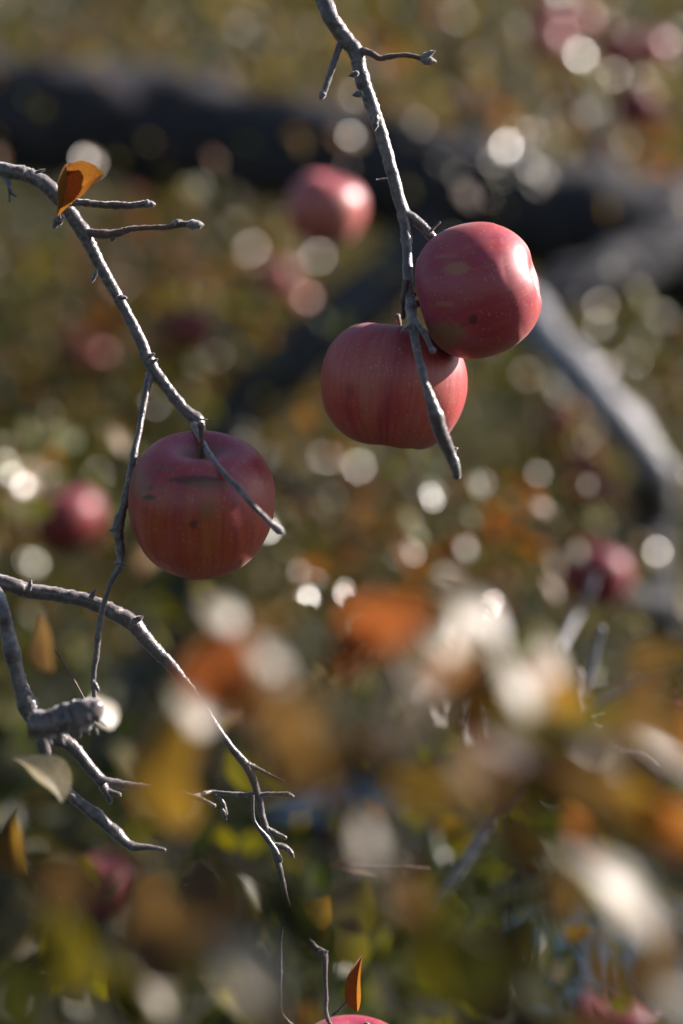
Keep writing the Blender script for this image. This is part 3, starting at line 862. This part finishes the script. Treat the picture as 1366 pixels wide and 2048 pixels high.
# --- branch from the left edge
B2 = empty('apple_branch', P(-300, 250, .93), 'sharp grey branch from the left edge sloping down to the scarred apple', 'branch', 'branches in focus')
add_tube('stem', [(-3600, 500, 110, 1.4), (-2500, 260, 80, 1.25), (-1500, 170, 55, 1.1), (-700, 180, 33.12, 1.0), (-300, 270, 23.92, .95), (-80, 318, 17.48, .92), (0, 338, 14.72), (60, 352, 15.64), (100, 378, 16.56), (140, 425, 14.72), (172, 475, 13.8), (195, 520, 12.42), (225, 575, 11.5), (250, 620, 11.04), (278, 675, 11.5), (300, 728, 12.88), (330, 770, 11.5), (365, 815, 11.96), (395, 842, 13.8), (402, 868, 9.2, .9), (404, 900, 5.52, .89)], .905, BARK, B2, sides=20, step=.0012, rough=.11, seed=15, wob=.15)
add_tube('twig', [(388, 850, 7.36, .885), (402, 880, 5.98, .872), (425, 918, 5.52, .853), (455, 955, 5.52, .838), (480, 980, 6.44, .832), (500, 1005, 5.52, .83), (530, 1035, 5.52, .83), (552, 1056, 6.9, .83)], .85, BARK, B2, sides=14, step=.0012, rough=.14, seed=16)
bud(B2, 548, 1052, .83, -38, 28, 17, seed=11)
add_tube('twig', [(300, 745, 9.2, .905), (292, 785, 6.9, .9), (280, 850, 6.44, .892), (270, 900, 6.44, .885), (261, 950, 7.82, .88), (250, 1005, 7.82), (238, 1050, 10.12), (240, 1090, 9.2), (240, 1130, 7.36), (222, 1165, 5.52), (208, 1205, 5.52), (198, 1255, 6.44), (193, 1310, 5.52), (186, 1355, 5.52), (190, 1405, 4.6)], .875, BARK, B2, sides=14, step=.0012, rough=.18, seed=17, wob=.15)
for (x, y, a, l, wdt) in [(262, 962, 200, 13, 13), (238, 1128, -10, 18, 9), (190, 1370, -60, 20, 11), (225, 1060, 200, 10, 10), (190, 548, 250, 20, 10), (245, 595, 0, 12, 12), (308, 722, 30, 12, 9), (80, 342, 20, 14, 7), (118, 436, 240, 26, 20), (300, 712, 30, 14, 10)]:
    bud(B2, x, y, .885 if y < 900 else .868, a, l, wdt, BARK, seed=x + 1)
add_tube('spur', [(400, 838, 2.76, .9), (415, 840, 1.2), (428, 840, .8)], .9, BARK, B2, sides=6, step=.001, rough=.2, seed=18)
add_tube('twig', [(120, 405, 8.28, .9), (160, 405, 7.36), (200, 409, 6.9), (235, 410, 7.36), (262, 411, 6.9), (290, 407, 7.36)], .89, BARK, B2, sides=14, step=.001, rough=.22, seed=19)
bud(B2, 284, 408, .89, 0, 28, 17, seed=14)
add_tube('twig', [(168, 462, 8.28, .905), (200, 468, 7.82), (235, 466, 8.28), (262, 458, 5.52), (300, 455, 5.06), (335, 454, 5.52), (360, 448, 6.44), (378, 448, 5.52)], .90, BARK_RED, B2, sides=14, step=.001, rough=.22, seed=21)
bud(B2, 372, 449, .9, 0, 37, 20, seed=15)
bud(B2, 342, 452, .9, 30, 26, 14, seed=16)
bud(B2, 228, 468, .9, 250, 16, 14, BARK_RED, seed=17)
add_tube('twig', [(8, 345, 10.12, .91), (18, 370, 5.52), (22, 385, 3.68), (32, 392, 2.3)], .9, BARK, B2, sides=10, step=.001, rough=.3, seed=22)
add_tube('spur', [(14, 362, 3.68, .905), (18, 385, 2.76), (19, 403, 1.84)], .9, BARK, B2, sides=8, step=.001, rough=.3, seed=23)
leaf(B2, 150, 382, .872, 104, 72, 207, idir(-.25, .25, .9), L_FOCUS, var=1, hi=True, fold=.75, curl=1.1, label='orange folded leaf caught on the branch')
add_tube('leaf_stalk', [(122, 440, 2.02, .885), (118, 425, 1.84, .875), (121, 410, 1.66, .870)], .87, BARK_RED, B2, sides=6, step=.001, seed=70)
leaf(B2, 128, 395, .868, 110, 44, 258, idir(.55, .05, .85), L_FOCUS, var=2, hi=True, fold=.5, curl=.7)

# --- lower left arching branch
B3 = empty('apple_branch', P(-200, 1130, .92), 'sharp brown branch arching from the left edge down to bottom centre', 'branch', 'branches in focus')
add_tube('stem', [(-3500, 1500, 100, 1.4), (-2400, 1250, 70, 1.25), (-1300, 1120, 42, 1.1), (-420, 1100, 18.9, .96), (-150, 1130, 17.2, .93), (0, 1165, 16.3), (60, 1182, 15.5), (130, 1192, 14.6), (190, 1208, 15.5), (240, 1232, 16.3), (272, 1255, 16.3), (300, 1288, 13.8), (345, 1335, 12.0), (390, 1390, 9.5), (430, 1450, 7.7), (462, 1495, 7.3), (492, 1530, 9.5), (508, 1565, 7.7), (518, 1600, 6.9), (526, 1640, 6.9), (545, 1690, 6.9), (560, 1740, 6.0), (575, 1810, 6.0), (600, 1860, 6.9), (630, 1895, 7.7), (648, 1910, 7.7), (650, 1950, 4.7), (652, 1990, 4.3), (656, 2040, 4.3), (700, 2100, 3.4)], .90, BARK, B3, sides=16, step=.0014, rough=.12, seed=30, wob=.15)
add_tube('twig', [(494, 1528, 6.9), (520, 1540, 4.3), (550, 1555, 3.4), (568, 1562, 2.6)], .9, BARK, B3, sides=10, step=.001, rough=.25, seed=31)
add_tube('twig', [(385, 1594, 3.4, .88), (420, 1584, 3.4), (460, 1588, 4.3), (512, 1590, 5.2), (550, 1588, 4.3), (576, 1590, 5.2)], .9, BARK, B3, sides=10, step=.001, rough=.25, seed=32)
add_tube('twig', [(506, 1590, 2.5), (508, 1640, 3.4), (530, 1672, 5.2), (550, 1700, 6.0), (560, 1722, 6.9)], .89, BARK, B3, sides=10, step=.001, rough=.2, seed=33)
add_tube('twig', [(530, 1655, 6.0), (555, 1668, 4.3), (572, 1676, 3.4)], .9, BARK, B3, sides=10, step=.001, rough=.25, seed=34)
add_tube('twig', [(545, 1690, 6.0), (570, 1695, 6.0), (582, 1706, 5.2)], .9, BARK, B3, sides=10, step=.001, rough=.25, seed=35)
add_tube('twig', [(430, 1590, 3.4, .9), (445, 1605, 4.3), (452, 1628, 4.3)], .9, BARK, B3, sides=8, step=.001, rough=.3, seed=37)
add_tube('twig', [(574, 1800, 3), (562, 1870, 3.4), (560, 1920, 4.3), (559, 1980, 4.3), (560, 2025, 5.2), (580, 2050, 6.0), (620, 2080, 6.0)], .9, BARK, B3, sides=10, step=.001, rough=.2, seed=38)
add_tube('leaf_stalk', [(664, 2032, 3.0), (680, 2018, 2.2), (695, 2002, 2.1)], .885, BARK_RED, B3, sides=8, step=.001, seed=39)
leaf(B3, 712, 1946, .885, 116, 34, 94, idir(-.35, .1, .9), L_FOCUS, var=3, hi=True, fold=.45, curl=1.1, label='small curled orange leaf standing at the bottom')
for (x, y, a, l, wdt) in [(185, 1190, 60, 16, 12), (270, 1242, 30, 22, 14), (60, 1170, 80, 14, 10), (578, 1590, -20, 14, 11), (852 - 270, 1706, -60, 14, 10), (645, 1905, 10, 14, 12), (448, 1628, -70, 16, 11)]:
    bud(B3, x, y, .89, a, l, wdt, BARK, seed=x + 2)

# --- lower left forked branch
B4 = empty('apple_branch', P(-60, 1150, .89), 'dark forked branch at the lower left with a pale leaf in its fork', 'branch', 'branches in focus')
add_tube('stem', [(-60, 1160, 9, .90), (-15, 1178, 11, .89), (5, 1215, 12.0), (14, 1260, 14.6), (28, 1320, 14.6), (45, 1385, 15.5), (64, 1430, 17.2), (100, 1465, 17.2), (140, 1490, 14.6), (175, 1530, 12.0), (205, 1562, 12.0), (240, 1570, 9.5), (290, 1576, 7.7), (335, 1580, 6.9), (395, 1596, 4.3), (430, 1612, 3.4)], .865, BARK, B4, sides=16, step=.0014, rough=.13, seed=40, wob=.15)
add_tube('twig', [(80, 1450, 14.6), (90, 1500, 13.8), (105, 1550, 12.0), (140, 1590, 11.2), (190, 1630, 12.0), (230, 1665, 11.2), (262, 1692, 9.5), (300, 1695, 5.2), (330, 1700, 3.4)], .86, BARK, B4, sides=16, step=.0014, rough=.13, seed=41)
# the shaggy, closely ringed fruit spur
pts = []
for i in range(15):
    t = i / 14
    pts.append((60 + 135 * t, 1452 - 38 * t + 8 * math.sin(t * 3) + random.uniform(-4, 4), (22 + 8 * math.sin(t * math.pi)) * random.uniform(.85, 1.12)))
add_tube('fruit_spur', pts, .825, BARK, B4, sides=18, step=.001, rough=.35, seed=42)
for i in range(16):
    bud(B4, 75 + i * 8, 1462 - i * 1.5 + random.uniform(-6, 12), .83, -60 + random.uniform(-15, 15), random.uniform(20, 30), 7, BUDM, seed=i * 3)
add_tube('spur', [(205, 1570, 9.5), (216, 1590, 7.7), (220, 1606, 4.3)], .86, BARK, B4, sides=10, step=.001, rough=.3, seed=43)
add_tube('spur', [(212, 1580, 6.0), (228, 1586, 5.2), (240, 1590, 5.2)], .86, BARK, B4, sides=10, step=.001, rough=.3, seed=44)
add_tube('leaf_stalk', [(168, 1398, 2.1), (150, 1365, 2.2), (132, 1335, 2.2), (110, 1300, 2.6)], .87, BARK_RED, B4, sides=8, step=.001, seed=45)
leaf(B4, 80, 1262, .74, 130, 58, 135, idir(-.7, .2, .7), L_BROWN, var=2, fold=.2)
leaf(B4, 74, 1530, .80, 140, 58, 128, nrm_lit(.02), L_PALEV, var=1, hi=True, fold=.45, curl=1.0, label='pale sunlit leaf in the fork')
leaf(B4, 20, 1655, .72, 150, 66, 118, idir(-.5, .1, .8), L_MUST, var=2, hi=True, fold=.4, curl=.9, label='mustard leaf at the left edge')
leaf(B4, 200, 1410, 1.10, 80, 46, 100, nrm_lit(.05), L_PALE, var=3, fold=.15, curl=.3)

# --- right lower branch, softly blurred
B5 = empty('apple_branch', P(900, 1760, 1.12), 'softly blurred pale branch rising through the lower right leaves', 'branch')
add_tube('stem', [(860, 1830, 9), (935, 1715, 10), (985, 1640, 11), (1040, 1575, 11), (1100, 1510, 11), (1160, 1450, 11), (1225, 1400, 12), (1330, 1350, 13), (1480, 1300, 16)], 1.13, GREYBARK, B5, sides=12, step=.003, rough=.2, seed=50)
add_tube('twig', [(1150, 1460, 8), (1145, 1420, 14), (1148, 1370, 13), (1158, 1345, 8)], 1.14, GREYBARK, B5, sides=12, step=.003, rough=.3, seed=51)
add_tube('twig', [(1100, 1510, 8), (1170, 1380, 7), (1195, 1290, 6), (1205, 1255, 5)], 1.16, GREYBARK, B5, sides=10, step=.003, rough=.2, seed=52)
add_tube('twig', [(1180, 1440, 8), (1230, 1505, 9), (1280, 1512, 9), (1310, 1530, 7)], 1.1, GREYBARK, B5, sides=10, step=.003, rough=.3, seed=53)
add_tube('twig', [(1120, 1300, 6, 1.3), (1150, 1240, 7), (1180, 1180, 7), (1190, 1150, 6)], 1.4, GREYBARK, B5, sides=10, step=.003, rough=.2, seed=55)

# ================================================================== FOREGROUND LEAVES
def leafy(name_label, stalk, d, leaves, group='leafy shoots in front'):
    d *= .86
    root = empty('leafy_shoot', P(stalk[0][0], stalk[0][1], d), name_label, 'leafy shoot', group)
    add_tube('stem', stalk, d, BARK_RED, root, sides=10, step=.004, rough=.15, seed=int(stalk[0][0]))
    for i, e in enumerate(leaves):
        px, py, dd, ln, wd, ang, kind, mat = e
        if dd < .7: dd *= .84
        nn = {'lit': nrm_lit(.06), 'glint': nrm_glint(.06), 'back': nrm_back(.12), 'up': (Vector((.2, -.55, .8))).normalized()}[kind]
        leaf(root, px, py, dd, ln, wd, ang, nn, LM[mat], var=i, curl=0.7)
    return root

leafy('blurred shoot with orange leaves under the scarred apple', [(300, 1800, 5), (380, 1600, 5), (440, 1420, 4), (500, 1300, 3)], .60, [
    (458, 1305, .58, 190, 135, 60, 'back', 'red'), (420, 1340, .60, 150, 100, 130, 'back', 'orange'), (528, 1300, .56, 140, 66, 70, 'lit', 'pale'), (428, 1212, .60, 110, 56, 115, 'lit', 'pale'),
    (378, 1400, .62, 120, 74, 130, 'glint', 'pale'), (345, 1500, .60, 250, 150, 98, 'back', 'must'), (560, 1440, .52, 260, 110, 115, 'back', 'brown'), (520, 1370, .55, 150, 90, 30, 'back', 'orange')])
leafy('blurred shoot with a russet leaf left of the white leaves', [(700, 1900, 5), (690, 1650, 5), (720, 1420, 4), (780, 1280, 3)], .62, [
    (800, 1238, .58, 190, 130, 20, 'back', 'red'), (735, 1265, .60, 160, 90, 200, 'back', 'orange'), (680, 1340, .60, 190, 70, 235, 'back', 'red'), (885, 1282, .56, 96, 62, 100, 'lit', 'pale'), (650, 1500, .56, 240, 120, 30, 'back', 'brown'),
    (845, 1380, .60, 150, 66, 160, 'lit', 'pale'), (620, 1400, .55, 180, 90, 60, 'back', 'brown'), (790, 1480, .58, 190, 100, 70, 'back', 'ygreen')])
leafy('blurred shoot with white and mustard leaves at right centre', [(1000, 2000, 5), (1010, 1700, 5), (1030, 1450, 4), (1080, 1300, 3)], .62, [
    (925, 1200, .60, 190, 70, 122, 'lit', 'pale'), (1005, 1310, .58, 200, 86, 75, 'lit', 'pale'), (1095, 1280, .62, 130, 86, 40, 'glint', 'pale'), (1100, 1370, .64, 210, 140, 95, 'back', 'must'),
    (962, 1385, .60, 190, 84, 85, 'back', 'orange'), (1070, 1492, .56, 300, 66, 175, 'lit', 'brown'), (990, 1490, .56, 230, 80, 150, 'lit', 'brown')])
leafy('blurred shoot with a long mustard leaf near the right edge', [(1500, 1700, 6), (1420, 1600, 5), (1330, 1560, 4), (1250, 1560, 3)], .66, [
    (1200, 1580, .62, 280, 110, 160, 'back', 'must'), (1260, 1600, .66, 150, 96, 250, 'back', 'must'), (1325, 1490, .66, 190, 78, 165, 'lit', 'pale'), (1190, 1500, .64, 190, 66, 170, 'lit', 'pale'), (1300, 1310, .66, 150, 60, 190, 'back', 'brown')])
leafy('blurred shoot with a long white leaf at the lower right', [(1400, 2060, 6), (1330, 1950, 5), (1270, 1850, 4), (1220, 1700, 3)], .60, [
    (1212, 1745, .57, 290, 110, 115, 'lit', 'pale'), (1245, 1840, .60, 130, 60, 290, 'lit', 'pale'), (1150, 1650, .66, 130, 60, 140, 'back', 'orange')])
leafy('blurred shoot with a round white leaf at the lower middle', [(880, 2100, 6), (860, 1950, 5), (800, 1800, 4), (760, 1700, 3)], .58, [
    (755, 1660, .54, 135, 96, 80, 'glint', 'pale'), (812, 1775, .56, 160, 80, 110, 'back', 'brown'), (860, 1860, .56, 240, 110, 95, 'back', 'ygreen'), (885, 1950, .58, 180, 110, 300, 'back', 'ygreen'), (790, 1790, .60, 130, 80, 70, 'lit', 'brown')])
leafy('blurred shoot with a long white leaf at the bottom left', [(300, 2150, 6), (360, 2050, 5), (420, 1960, 4), (470, 1860, 3)], .56, [
    (472, 1905, .52, 230, 110, 125, 'lit', 'pale'), (540, 1960, .54, 230, 110, 115, 'back', 'brown'), (400, 1760, .54, 260, 190, 120, 'back', 'brown'), (300, 1830, .58, 260, 140, 100, 'back', 'brown'), (560, 1800, .60, 220, 130, 150, 'back', 'dark')])
leafy('blurred shoot with brown leaves in the bottom left corner', [(-60, 2000, 6), (-20, 1900, 5), (40, 1820, 4), (90, 1760, 3)], .58, [
    (70, 1745, .56, 260, 120, 165, 'back', 'brown'), (120, 1850, .60, 240, 130, 110, 'back', 'ygreen'), (275, 1950, .62, 150, 56, 120, 'lit', 'pale'), (60, 1950, .6, 240, 130, 60, 'back', 'dark'), (230, 1960, .62, 200, 100, 140, 'back', 'ygreen')])

leafy('blurred shoot of dull brown leaves across the lower right', [(1500, 1900, 5), (1300, 1800, 5), (1100, 1700, 4), (900, 1640, 3)], .60, [
    (1080, 1560, .56, 300, 100, 172, 'back', 'brown'), (900, 1560, .58, 240, 120, 200, 'back', 'brown'), (1330, 1640, .60, 220, 110, 150, 'back', 'orange'), (1010, 1640, .60, 200, 100, 140, 'back', 'dark'),
    (1290, 1440, .58, 240, 84, 175, 'back', 'brown'), (1000, 1900, .60, 260, 150, 60, 'back', 'dark'), (1320, 1900, .60, 220, 130, 80, 'back', 'brown'), (1240, 1420, .60, 160, 60, 20, 'back', 'ygreen')])
leafy('blurred shoot of dark leaves across the lower middle', [(620, 2200, 5), (640, 2000, 5), (660, 1800, 4), (690, 1700, 3)], .60, [
    (730, 1500, .58, 200, 80, 30, 'back', 'brown'), (420, 1850, .6, 220, 130, 60, 'back', 'dark')])
VR = random.Random(5)
def veil(label, x0, x1, y0, y1, n, stalk):
    L = []
    for _ in range(n):
        mt = VR.choice(['brown', 'brown', 'orange', 'must', 'dark', 'pale', 'ygreen', 'brown'])
        L.append((VR.uniform(x0, x1), VR.uniform(y0, y1), VR.uniform(.48, .62), VR.uniform(110, 210), VR.uniform(45, 85), VR.uniform(0, 360), 'lit' if mt == 'pale' or VR.random() < .25 else 'back', mt))
    return leafy(label, stalk, .58, L)
veil('very blurred muted shoot spanning the centre below the paired apples', 520, 980, 1250, 1620, 13, [(1150, 1900, 5), (1000, 1650, 5), (800, 1480, 4), (620, 1400, 3)])
veil('very blurred muted shoot against the right edge at mid height', 980, 1400, 1260, 1660, 14, [(1600, 1700, 5), (1420, 1560, 5), (1200, 1480, 4), (1040, 1400, 3)])
veil('very blurred muted shoot filling the bottom right area', 760, 1380, 1680, 2060, 9, [(1500, 2150, 5), (1250, 2000, 5), (1000, 1900, 4), (850, 1800, 3)])
# pinkish leaf and little yellow leaf close to the focused twigs
NL = empty('leafy_shoot', P(800, 1745, 1.0), 'nearly sharp shoot with a pink edged leaf beside the arching branch', 'leafy shoot')
add_tube('stem', [(860, 1740, 4), (790, 1735, 4), (700, 1730, 3)], .98, BARK_RED, NL, sides=8, step=.003, seed=60)
leaf(NL, 695, 1735, 1.0, 110, 36, 185, Vector((.5, -.5, .8)).normalized(), L_BROWN, var=1, hi=True, fold=.5)
leaf(NL, 645, 1815, 1.0, 74, 56, 60, nrm_back(.1), L_MUST, var=2, hi=True)
leaf(NL, 720, 1790, 1.15, 130, 100, 70, nrm_back(.1), L_YGREEN, var=0)
leaf(NL, 700, 1860, 1.15, 120, 80, 100, nrm_back(.1), L_YGREEN, var=1)

# ---- blue sheets glimpsed through the leaves
def tarp(label, x0, y0, w_, d_, z, seed):
    m, n, o = bpy.data.materials.get('blue_tarpaulin'), None, None
    if m is None:
        m, n, o = new_mat('blue_tarpaulin')
        p = N(n, 'ShaderNodeBsdfPrincipled'); p.inputs['Roughness'].default_value = .4
        tc = N(n, 'ShaderNodeTexCoord').outputs['Object']
        c = ramp(n, [(0.3, (.015, .055, .11)), (0.7, (.035, .095, .16))], noise_tex(n, tc, 6, 4)).outputs[0]
        n.links.new(c, p.inputs['Base Color']); n.links.new(p.outputs[0], o.inputs[0])
    v, f = [], []
    nx, ny = 30, 24
    for j in range(ny + 1):
        for i in range(nx + 1):
            x, y = x0 + w_ * i / nx, y0 + d_ * j / ny
            v.append((x, y, z + .10 * abs(noise.noise(Vector((x * 2.2, y * 2.2, seed)))) + .03 * noise.noise(Vector((x * 9, y * 9, seed)))))
    for j in range(ny):
        for i in range(nx):
            a = j * (nx + 1) + i
            f.append((a, a + 1, a + nx + 2, a + nx + 1))
    o = mesh_obj('tarpaulin', v, f, m)
    md = o.modifiers.new('thickness', 'SOLIDIFY'); md.thickness = .002
    tag(o, label, 'tarpaulin')
tarp('blue sheet on the ground glimpsed through the leaves low at the right', .45, 3.8, .45, .6, .09, 1)
tarp('blue sheet on the ground showing at the right picture edge', 1.35, 5.0, .5, .6, .09, 2)
tarp('pale blue sheet on the ground behind the leaves at lower centre', -.25, 5.5, .45, .7, .09, 3)
